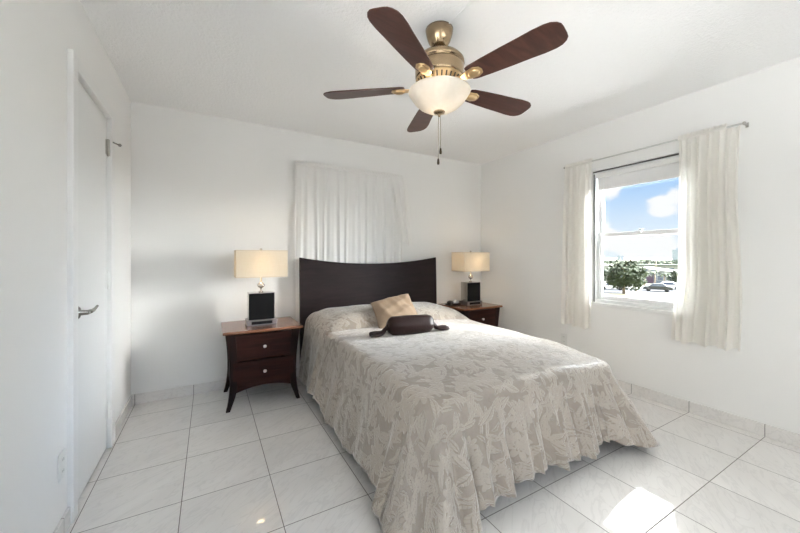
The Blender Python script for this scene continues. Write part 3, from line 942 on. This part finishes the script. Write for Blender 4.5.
TL = ray_plane(370, 304, 1, 2.80); TR = ray_plane(408, 294.5, 1, 2.84); BR = ray_plane(421, 321, 1, 2.54); BL = ray_plane(379, 333, 1, 2.50)
nrm = ((TR - TL).cross(TL - BL)).normalized()
if nrm.y > 0: nrm = -nrm
th = cushion('throw_pillow', TL + nrm * .012, TR + nrm * .012, BL + nrm * .012, BR + nrm * .012, .062, m_beige, nrm)
tag(th, 'square champagne satin throw pillow leaning at the head of the bed behind the dark bolster', 'cushion')

m_bolster = simple('dark_brown_satin', (.022, .009, .008), .42, spec=.3, var=.3, vscale=12, bump=.7, bscale=26)
A = Vector((1.182, 2.244, 0)); B = Vector((1.534, 2.195, 0))
def bz(p, r): return topz(p.x, p.y) + r
RBo = .072
A.z = bz(A, RBo) + .004; B.z = bz(B, RBo) + .004
axis = (B - A).normalized(); Lb = (B - A).length
bol = empty('bolster_pillow', A)
tag(bol, 'dark brown satin bolster with tied ends lying in front of the champagne pillow', 'cushion')
side_v = axis.cross(Vector((0, 0, 1))).normalized(); up_v = side_v.cross(axis)
prof = [(-.012, .018), (-.010, .035), (.002, .055), (.018, .067), (.05, .071), (Lb * .3, .0725), (Lb * .5, .0725), (Lb * .7, .0725), (Lb - .05, .071), (Lb - .018, .067), (Lb - .002, .055), (Lb + .010, .035), (Lb + .012, .018)]
rows = []
for t_, r_ in prof:
    rows.append([axis * t_ + (side_v * math.cos(2 * PI * k / 40) + up_v * math.sin(2 * PI * k / 40)) * r_ * (1 + .032 * math.sin(5 * 2 * PI * k / 40 + 9 * t_) * (1 if .03 < t_ < Lb - .03 else 2.2)) for k in range(40)])
MB().grid(rows, True, closev=True).build('body', m_bolster, bol)
for sgn, base in ((-1, 0.0), (1, Lb)):
    # gathered tie: a knot and a flared, pleated end
    d = axis * sgn; o_ = axis * base
    drop = Vector((0, 0, -1))
    path = [(.008, .024, 0), (.022, .016, .016), (.038, .020, .032), (.056, .028, .046), (.085, .033, .050), (.115, .036, .050), (.145, .034, .052)]
    rows = []
    for t_, r_, dz in path:
        c_ = o_ + d * t_ + drop * dz
        fl = .42 if t_ > .04 else .9
        rows.append([c_ + side_v * math.cos(2 * PI * k / 32) * r_ * (1.25 if t_ > .04 else 1) + up_v * math.sin(2 * PI * k / 32) * r_ * fl * (1 + .45 * math.sin(6 * 2 * PI * k / 32 + 14 * t_)) for k in range(32)])
    g = MB(); g.grid(rows, True, closev=True); g.face([32 * (len(rows) - 1) + k for k in range(32)])
    tie = g.build('tie', m_bolster, bol)
    MB().lathe([(.012, -.006), (.019, -.003), (.020, 0), (.019, .003), (.012, .006)], seg=18).xform(Matrix.Translation(o_ + d * .024 + drop * .015) @ axis.to_track_quat('Z', 'Y').to_matrix().to_4x4()).build('knot', m_bolster, tie)

# ------------------------------------------------------------------ ceiling fan
FX, FY = 1.102, 1.497
m_brass = simple('antique_brass', (.36, .265, .165), .22, metal=1.0, var=.25, vscale=25)
m_gold = simple('pale_gold_metal', (.62, .45, .25), .30, metal=.9)
m_darkslot = simple('dark_recess', (.05, .035, .02), .6)
m_blade = wood('mahogany_blade', (.050, .018, .013), (.085, .030, .022), 'x', .36, .15)
m_bowl, t, b = new_mat('alabaster_glass')
t.n.remove(b)
tc = t.node('ShaderNodeTexCoord').outputs['Object']
sw = t.noise(tc, 14, 4, .6, 1.5)
cc = t.mix(sw, (.74, .66, .55, 1), (.88, .82, .73, 1))
d = t.node('ShaderNodeBsdfDiffuse'); t.link(cc, d.inputs[0])
tl = t.node('ShaderNodeBsdfTranslucent'); t.link(cc, tl.inputs[0])
gs = t.node('ShaderNodeBsdfGlossy'); gs.inputs['Roughness'].default_value = .15
mx = t.node('ShaderNodeMixShader'); mx.inputs[0].default_value = .10
t.link(d.outputs[0], mx.inputs[1]); t.link(tl.outputs[0], mx.inputs[2])
trn = t.node('ShaderNodeBsdfTransparent')
mxt = t.node('ShaderNodeMixShader'); mxt.inputs[0].default_value = .04
t.link(mx.outputs[0], mxt.inputs[1]); t.link(trn.outputs[0], mxt.inputs[2])
m2 = t.node('ShaderNodeMixShader'); m2.inputs[0].default_value = .04
t.link(mxt.outputs[0], m2.inputs[1]); t.link(gs.outputs[0], m2.inputs[2]); t.link(m2.outputs[0], t.n['Material Output'].inputs[0])
fan = empty('ceiling_fan', (FX, FY, CH))
tag(fan, 'five-blade ceiling fan with mahogany blades, brass housing and a lit glass bowl', 'ceiling fan')
def D(z): return z - CH
MB().lathe([(.018, D(2.335)), (.030, D(2.337)), (.045, D(2.350)), (.060, D(2.375)), (.070, D(2.405)), (.074, D(2.425)), (.076, D(2.4395))], seg=40).build('canopy', m_brass, fan)
MB().lathe([(.013, D(2.29)), (.013, D(2.33)), (.020, D(2.335)), (.023, D(2.343)), (.018, D(2.35))], seg=20).build('downrod', m_darkslot, fan)
MB().lathe([(.10, D(2.160)), (.128, D(2.165)), (.132, D(2.18)), (.134, D(2.225)), (.134, D(2.232)), (.129, D(2.235)), (.129, D(2.240)), (.137, D(2.243)), (.135, D(2.262)), (.118, D(2.282)), (.09, D(2.294)), (.05, D(2.300)), (.02, D(2.303))], seg=48).build('motor_housing', m_brass, fan)
D0 = D
def D(z): return z - .024 - CH
vr = MB().lathe([(.085, D(2.138)), (.098, D(2.140)), (.104, D(2.150)), (.124, D(2.180)), (.130, D(2.188)), (.10, D(2.19))], seg=48).build('vent_ring', m_gold, fan)
for k in range(30):
    a = 2 * PI * k / 30
    m = MB().box(-.0035, .0035, -.0035, .0035, -.014, .014)
    m.xform(Matrix.Rotation(a, 4, 'Z') @ Matrix.Translation((.1155, 0, D(2.166))) @ Matrix.Rotation(math.atan2(.020, .030), 4, 'Y'))
    m.build('vent_slot', m_darkslot, vr)
BZ = 2.149
angs = [math.radians(-74.8 + 72 * k) for k in range(5)]
for a in angs:
    R = Matrix.Rotation(a, 4, 'Z')
    P = Matrix.Translation((0, 0, D(BZ))) @ Matrix.Rotation(math.radians(-11), 4, 'X')
    # blade outline, root to tip
    left = [(.195, .044), (.215, .052), (.30, .060), (.40, .067), (.50, .072), (.56, .0765), (.61, .076), (.638, .070), (.660, .056), (.671, .040), (.674, .020)]
    poly = [(x, y_) for x, y_ in left] + [(x, -y_) for x, y_ in left[::-1]]
    m = MB().prism(poly, 'z', -.003, .003); m.xform(R @ P @ Matrix.Diagonal((.979, 1, 1, 1)))
    bo = m.build('blade', m_blade, fan, bevel=.0015)
    # blade iron: arm, spread plate and medallion
    ir = MB()
    ir.prism([(.105, .016), (.15, .014), (.19, .030), (.235, .036), (.262, .022), (.268, 0), (.262, -.022), (.235, -.036), (.19, -.030), (.15, -.014), (.105, -.016)], 'z', -.010, -.0035)
    ir.xform(P)
    ir.tube([(.095, 0, D(2.165)), (.12, 0, D(2.150)), (.15, 0, D(BZ) - .006)], [.012, .012, .010], 10)
    ir.xform(R)
    io = ir.build('blade_iron', m_gold, fan, bevel=.002)
    md = MB().ellipsoid((.222, 0, -.010), .034, .024, .012, 22, 10); md.xform(R @ P)
    md.build('medallion', m_gold, io)
MB().lathe([(.085, D(2.105)), (.10, D(2.108)), (.105, D(2.125)), (.09, D(2.138))], seg=40).build('light_fitter', m_gold, fan)
bw = [(.012, 2.012), (.045, 2.015), (.080, 2.026), (.112, 2.045), (.138, 2.070), (.155, 2.095), (.166, 2.112), (.170, 2.118), (.168, 2.123), (.160, 2.121), (.150, 2.106), (.130, 2.076), (.104, 2.052), (.074, 2.033), (.012, 2.020)]
bo = MB().lathe([(r_, D(z_)) for r_, z_ in bw], seg=56, cap=False).build('glass_bowl', m_bowl, fan, recalc=True)
MB().lathe([(0, D(1.984)), (.006, D(1.986)), (.008, D(1.992)), (.006, D(1.997)), (.018, D(2.001)), (.030, D(2.006)), (.032, D(2.012)), (.026, D(2.018)), (.010, D(2.024))], seg=28).build('bowl_finial', m_brass, fan)
for (dx, dy, zb) in ((.006, -.004, 1.815), (-.010, -.004, 1.755)):
    m = MB().tube([(dx * .6, dy, D(1.992)), (dx, dy, D(1.93)), (dx, dy, D(zb))], .0014, 6)
    ch = m.build('pull_chain', m_brass, fan)
    MB().lathe([(0, D(zb - .036)), (.006, D(zb - .034)), (.007, D(zb - .024)), (.005, D(zb - .006)), (.002, D(zb))], (dx, dy, 0), seg=12).build('fob', m_darkslot, ch)
for a in (0.4, 2.5, 4.6):
    MB().ellipsoid((.055 * math.cos(a), .055 * math.sin(a), D(2.075)), .024, .024, .030, 16, 10).build('bulb', m_bulb, fan)
fl = bpy.data.lights.new('fan_bulb_light', 'POINT'); fl.energy = FAN_POWER; fl.color = (1, .94, .87); fl.shadow_soft_size = .03
fo_ = bpy.data.objects.new('fan_bulb_light', fl); COL.objects.link(fo_); fo_.location = (FX, FY, 2.061)

# ------------------------------------------------------------------ wall outlets
m_plate = simple('white_plastic', (.80, .80, .78), .35)
def outlet(loc, rz, label):
    o = empty('wall_outlet', loc, rz); tag(o, label, 'outlet')
    MB().box(-.035, .035, -.006, 0, -.058, .058).build('cover_plate', m_plate, o, bevel=.003)
    for z in (-.024, .024):
        s_ = MB().box(-.016, .016, -.008, -.006, z - .014, z + .014).build('socket', m_plate, o, bevel=.002)
        m = MB()
        for q in (-.006, .006): m.box(q - .001, q + .001, -.0084, -.0078, z - .004, z + .006)
        m.build('slot', m_dark_line, s_)
    return o
outlet((XL, 1.945, .305), PI / 2, 'white wall outlet low on the left wall beside the door frame')
outlet((XR, 2.18, .335), -PI / 2, 'white wall outlet low on the window wall just above the bedspread edge')

# ------------------------------------------------------------------ outside, seen through the window
GZ = -5.0
def at(u, d):
    q = cam_dir(u, 256.81) * d
    return Vector((q.x, q.y, GZ))
def facing(p): return math.atan2(p.y, p.x) - PI / 2     # local -y looks back to the window
def gz(d, v): return CAM_H - d * (v - 256.81) / 334.92
m_ground, t, b = new_mat('pale_ground')
pos = t.node('ShaderNodeNewGeometry').outputs['Position']
n1 = t.noise(pos, .05, 4); n2 = t.noise(pos, .4, 4)
t.link(t.mix(t.smooth(n1, .42, .58), t.mix(n2, (.20, .20, .19, 1), (.27, .265, .25, 1)), t.mix(n2, (.07, .09, .045, 1), (.13, .14, .08, 1))), b.inputs['Base Color'])
b.inputs['Roughness'].default_value = .95; b.inputs['Specular IOR Level'].default_value = 0
struct(MB().box(30, 2200, -10, 2200, GZ - .5, GZ).build('ground', m_ground))
m_asphalt = simple('asphalt', (.05, .052, .058), .9, spec=.1, var=.15, vscale=.5)
m_verge = simple('dry_grass', (.21, .205, .11), .95, spec=0, var=.3, vscale=.6)
m_walk = simple('pale_concrete', (.30, .295, .285), .9, spec=.1)
def strip(name, d0, d1, u0, u1, z, mat):
    a, b_, c, d = at(u0, d0), at(u1, d0), at(u1, d1), at(u0, d1)
    return struct(MB().prism([(q.x, q.y) for q in (a, b_, c, d)], 'z', GZ, GZ + z).build(name, mat))
strip('verge', 47, 55, 560, 780, .05, m_verge)
strip('road', 57.5, 66, 520, 820, .03, m_asphalt)
strip('pavement', 66.2, 71, 520, 820, .06, m_walk)

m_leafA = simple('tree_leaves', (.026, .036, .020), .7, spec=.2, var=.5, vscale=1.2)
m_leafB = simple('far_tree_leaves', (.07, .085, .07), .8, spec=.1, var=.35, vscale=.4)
m_palm = simple('palm_leaves', (.03, .042, .022), .6, spec=.3, var=.3, vscale=2)
m_bark = simple('tree_bark', (.20, .16, .12), .9, var=.3, vscale=3)
def leafmesh(rx, rz, n, size, cz, rnd):
    m = MB()
    for k in range(n):
        while True:
            p = Vector((rnd.uniform(-1, 1), rnd.uniform(-1, 1), rnd.uniform(-1, 1)))
            if .30 < p.length < 1: break
        lump = 1 + .22 * math.sin(5 * p.x + 3 * p.z) * math.sin(4 * p.y + 2)
        c = Vector((p.x * rx * lump, p.y * rx * lump, cz + p.z * rz * lump))
        a = Vector((rnd.gauss(0, 1), rnd.gauss(0, 1), rnd.gauss(0, .7))).normalized(); b_ = a.cross(Vector((rnd.gauss(0, 1), rnd.gauss(0, 1), rnd.gauss(0, 1)))).normalized()
        s = size * rnd.uniform(.6, 1.3)
        q = [m.vert(c + a * s), m.vert(c + b_ * s * .55), m.vert(c - a * s), m.vert(c - b_ * s * .55)]
        m.face(q)
    return m
def tree(loc, h, rx, label, group=None, mat=m_leafA, n=500, size=.35, seed=0, name='broadleaf_tree'):
    rnd = random.Random(seed)
    o = empty(name, loc, rnd.uniform(0, 6)); tag(o, label, 'tree', group)
    rz = h * .42
    leafmesh(rx, rz, n, size, h - rz, rnd).build('foliage', mat, o, recalc=False)
    tk = MB().tube([(0, 0, -.1), (.05 * h * .3, 0, h * .3), (0, .03 * h, h * .7)], [.045 * h, .035 * h, .02 * h], 8)
    for k in range(5):
        a = k * 1.3
        tk.tube([(0, 0, h * .3), (rx * .35 * math.cos(a), rx * .35 * math.sin(a), h * .55), (rx * .7 * math.cos(a), rx * .7 * math.sin(a), h * .72)], [.025 * h, .016 * h, .006 * h], 6)
    tk.build('trunk', m_bark, o)
    return o
tree(at(624, 56), 5.3, 3.0, 'large bushy green tree at the left of the window view', n=1500, size=.36, seed=3)
tree(at(680, 70), 3.6, 1.9, 'round green tree at the right of the white-roofed house', n=450, size=.32, seed=5)
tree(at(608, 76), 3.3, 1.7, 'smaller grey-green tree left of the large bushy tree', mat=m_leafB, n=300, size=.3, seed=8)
def palm(loc, h, seed, label):
    rnd = random.Random(seed)
    o = empty('palm_tree', loc, rnd.uniform(0, 6)); tag(o, label, 'palm tree', 'palms before the white-roofed house')
    MB().tube([(0, 0, -.1), (.12, 0, h * .5), (.05, .05, h)], [.17, .13, .11], 8).build('trunk', m_bark, o)
    m = MB()
    for k in range(15):
        a = 2 * PI * k / 15 + rnd.uniform(-.2, .2); e = rnd.uniform(-.1, .9); L = rnd.uniform(1.0, 1.3)
        rows = []
        for j in range(7):
            q = j / 6
            r_ = L * q * math.cos(e * (1 - .4 * q)); z = h + L * (q * math.sin(e) - .75 * q * q)
            wdt = .20 * math.sin(PI * min(1, .12 + q * .88)) + .01
            c = Vector((r_ * math.cos(a), r_ * math.sin(a), z)); s = Vector((-math.sin(a), math.cos(a), 0))
            rows.append([c + s * wdt + Vector((0, 0, -.10)), c, c - s * wdt + Vector((0, 0, -.10))])
        m.grid(rows, False)
    m.build('fronds', m_palm, o, recalc=False)
for u, d, h, s_, l in ((645, 69, 3.0, 1, 'palm tree before the house, leftmost of the three palms'), (654.5, 70, 3.1, 2, 'palm tree before the house, middle one of the three palms'), (665, 69, 2.7, 4, 'palm tree before the house, rightmost of the three palms')):
    palm(at(u, d), h, s_, l)

# white-roofed house
m_hwall = simple('pale_blue_stucco', (.17, .20, .25), .9, spec=.1)
m_hroof = simple('white_roof_sheet', (.50, .50, .49), .8, spec=.1)
m_hwin = simple('dark_house_glass', (.07, .09, .14), .2)
m_hdoor = simple('plum_door', (.06, .035, .07), .6)
m_cream = simple('pale_render', (.27, .27, .27), .9, spec=.1)
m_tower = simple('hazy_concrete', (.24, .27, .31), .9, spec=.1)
hp = at(652, 78)
ho = empty('house', hp, facing(hp)); tag(ho, 'pale blue house with a low white roof behind the palm trees', 'house')
MB().box(-6.0, 4.2, 0, 8, -.1, 2.3).build('wall', m_hwall, ho)
MB().prism([(-6.6, 2.25), (-1.0, 3.75), (7.2, 2.55), (7.2, 2.25), (-1, 3.35), (-6.6, 2.05)], 'y', -.8, 8.6).build('roof', m_hroof, ho)
MB().box(-1.1, 0.3, -.06, 0, 0, 2.0).build('door', m_hdoor, ho)
for x0, x1 in ((-5.2, -3.9), (-3.2, -1.9), (1.0, 2.0), (2.6, 3.6)):
    fwo = MB().box(x0 - .08, x1 + .08, -.05, 0, .75, 1.85).build('window', m_hroof, ho)
    MB().box(x0, x1, -.08, -.05, .82, 1.78).build('pane', m_hwin, fwo)
# long low building behind
lp = at(662, 120)
lo_ = empty('low_building', lp, facing(lp)); tag(lo_, 'long grey flat-roofed building behind the white-roofed house', 'building')
MB().box(-9, 10, 0, 10, -.1, 3.0).build('wall', m_cream, lo_); MB().box(-9.3, 10.3, -.3, 10.3, 3.0, 3.35).build('roof', m_leafB, lo_)
for k in range(7): MB().box(-8 + k * 2.5, -6.6 + k * 2.5, -.05, 0, 1.0, 2.2).build('window', m_hwin, lo_)
lp = at(606, 96)
lo_ = empty('low_building', lp, facing(lp)); tag(lo_, 'low grey building at the left edge of the window view', 'building')
MB().box(-4, 3, 0, 8, -.1, 3.6).build('wall', m_cream, lo_); MB().box(-4.3, 3.3, -.3, 8.3, 3.6, 3.9).build('roof', m_hroof, lo_)
for k in range(3): MB().box(-3.2 + k * 2.1, -1.9 + k * 2.1, -.05, 0, 1.0, 2.3).build('window', m_hwin, lo_)
def tower(u, d, wd, h, label, floors, mat=m_tower):
    p = at(u, d); o = empty('tower_block', p, facing(p)); tag(o, label, 'building')
    MB().box(-wd / 2, wd / 2, 0, wd, -.1, h).build('wall', mat, o)
    MB().box(-wd / 5, wd / 6, wd * .3, wd * .7, h, h + wd * .2).build('roof_plant', mat, o)
    m = MB()
    for k in range(floors):
        z = h * (k + .35) / floors
        MB().box(-wd * .42, wd * .42, -.1, 0, z, z + h / floors * .4).build('window_band', m_winband, o)
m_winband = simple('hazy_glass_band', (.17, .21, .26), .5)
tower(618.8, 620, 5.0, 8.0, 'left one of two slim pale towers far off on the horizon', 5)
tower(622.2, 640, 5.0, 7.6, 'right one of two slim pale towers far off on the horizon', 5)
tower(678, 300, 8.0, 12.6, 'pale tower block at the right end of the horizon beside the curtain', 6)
# far tree line
for k in range(14):
    u = 596 + k * 7.6; d = 210 + 26 * ((k * 7) % 5) / 4
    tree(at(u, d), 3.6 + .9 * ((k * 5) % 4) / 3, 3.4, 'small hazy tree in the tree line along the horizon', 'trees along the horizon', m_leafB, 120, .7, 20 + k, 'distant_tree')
# cars
m_tyre = simple('tyre_rubber', (.02, .02, .02), .8)
def car(u, d, colr, label, rz=0.0):
    p = at(u, d); o = empty('car', p, facing(p) + rz); tag(o, label, 'car')
    pm = simple('car_paint', colr, .3)
    MB().prism([(-2.1, .35), (-2.1, .8), (-1.3, .9), (-.7, 1.4), (.8, 1.42), (1.4, .95), (2.1, .85), (2.15, .35)], 'y', -.85, .85).build('body', pm, o, bevel=.06)
    MB().prism([(-1.1, .92), (-.65, 1.32), (.72, 1.34), (1.2, .95)], 'y', -.87, .87).build('side_glass', m_hwin, o)
    for x in (-1.3, 1.3):
        for y in (-.78, .78):
            MB().lathe([(.0, -.1), (.33, -.1), (.33, .1), (0, .1)], seg=16).xform(Matrix.Translation((x, y, .33)) @ Matrix.Rotation(PI / 2, 4, 'X')).build('wheel', m_tyre, o)
car(612, 63, (.75, .76, .77), 'white car parked on the road below the large bushy tree')
car(657.5, 60, (.02, .022, .028), 'dark car on the road in front of the house')
car(668, 64, (.70, .71, .73), 'white car on the road at the right, before the round tree')
pp = at(656, 90)
po = empty('utility_pole', pp, facing(pp)); tag(po, 'thin utility pole rising behind the white roof', 'pole')
MB().tube([(0, 0, -.1), (0, 0, 6.2)], [.11, .08], 8).build('mast', m_bark, po); MB().box(-.7, .7, -.05, .05, 5.7, 5.85).build('crossbar', m_bark, po)
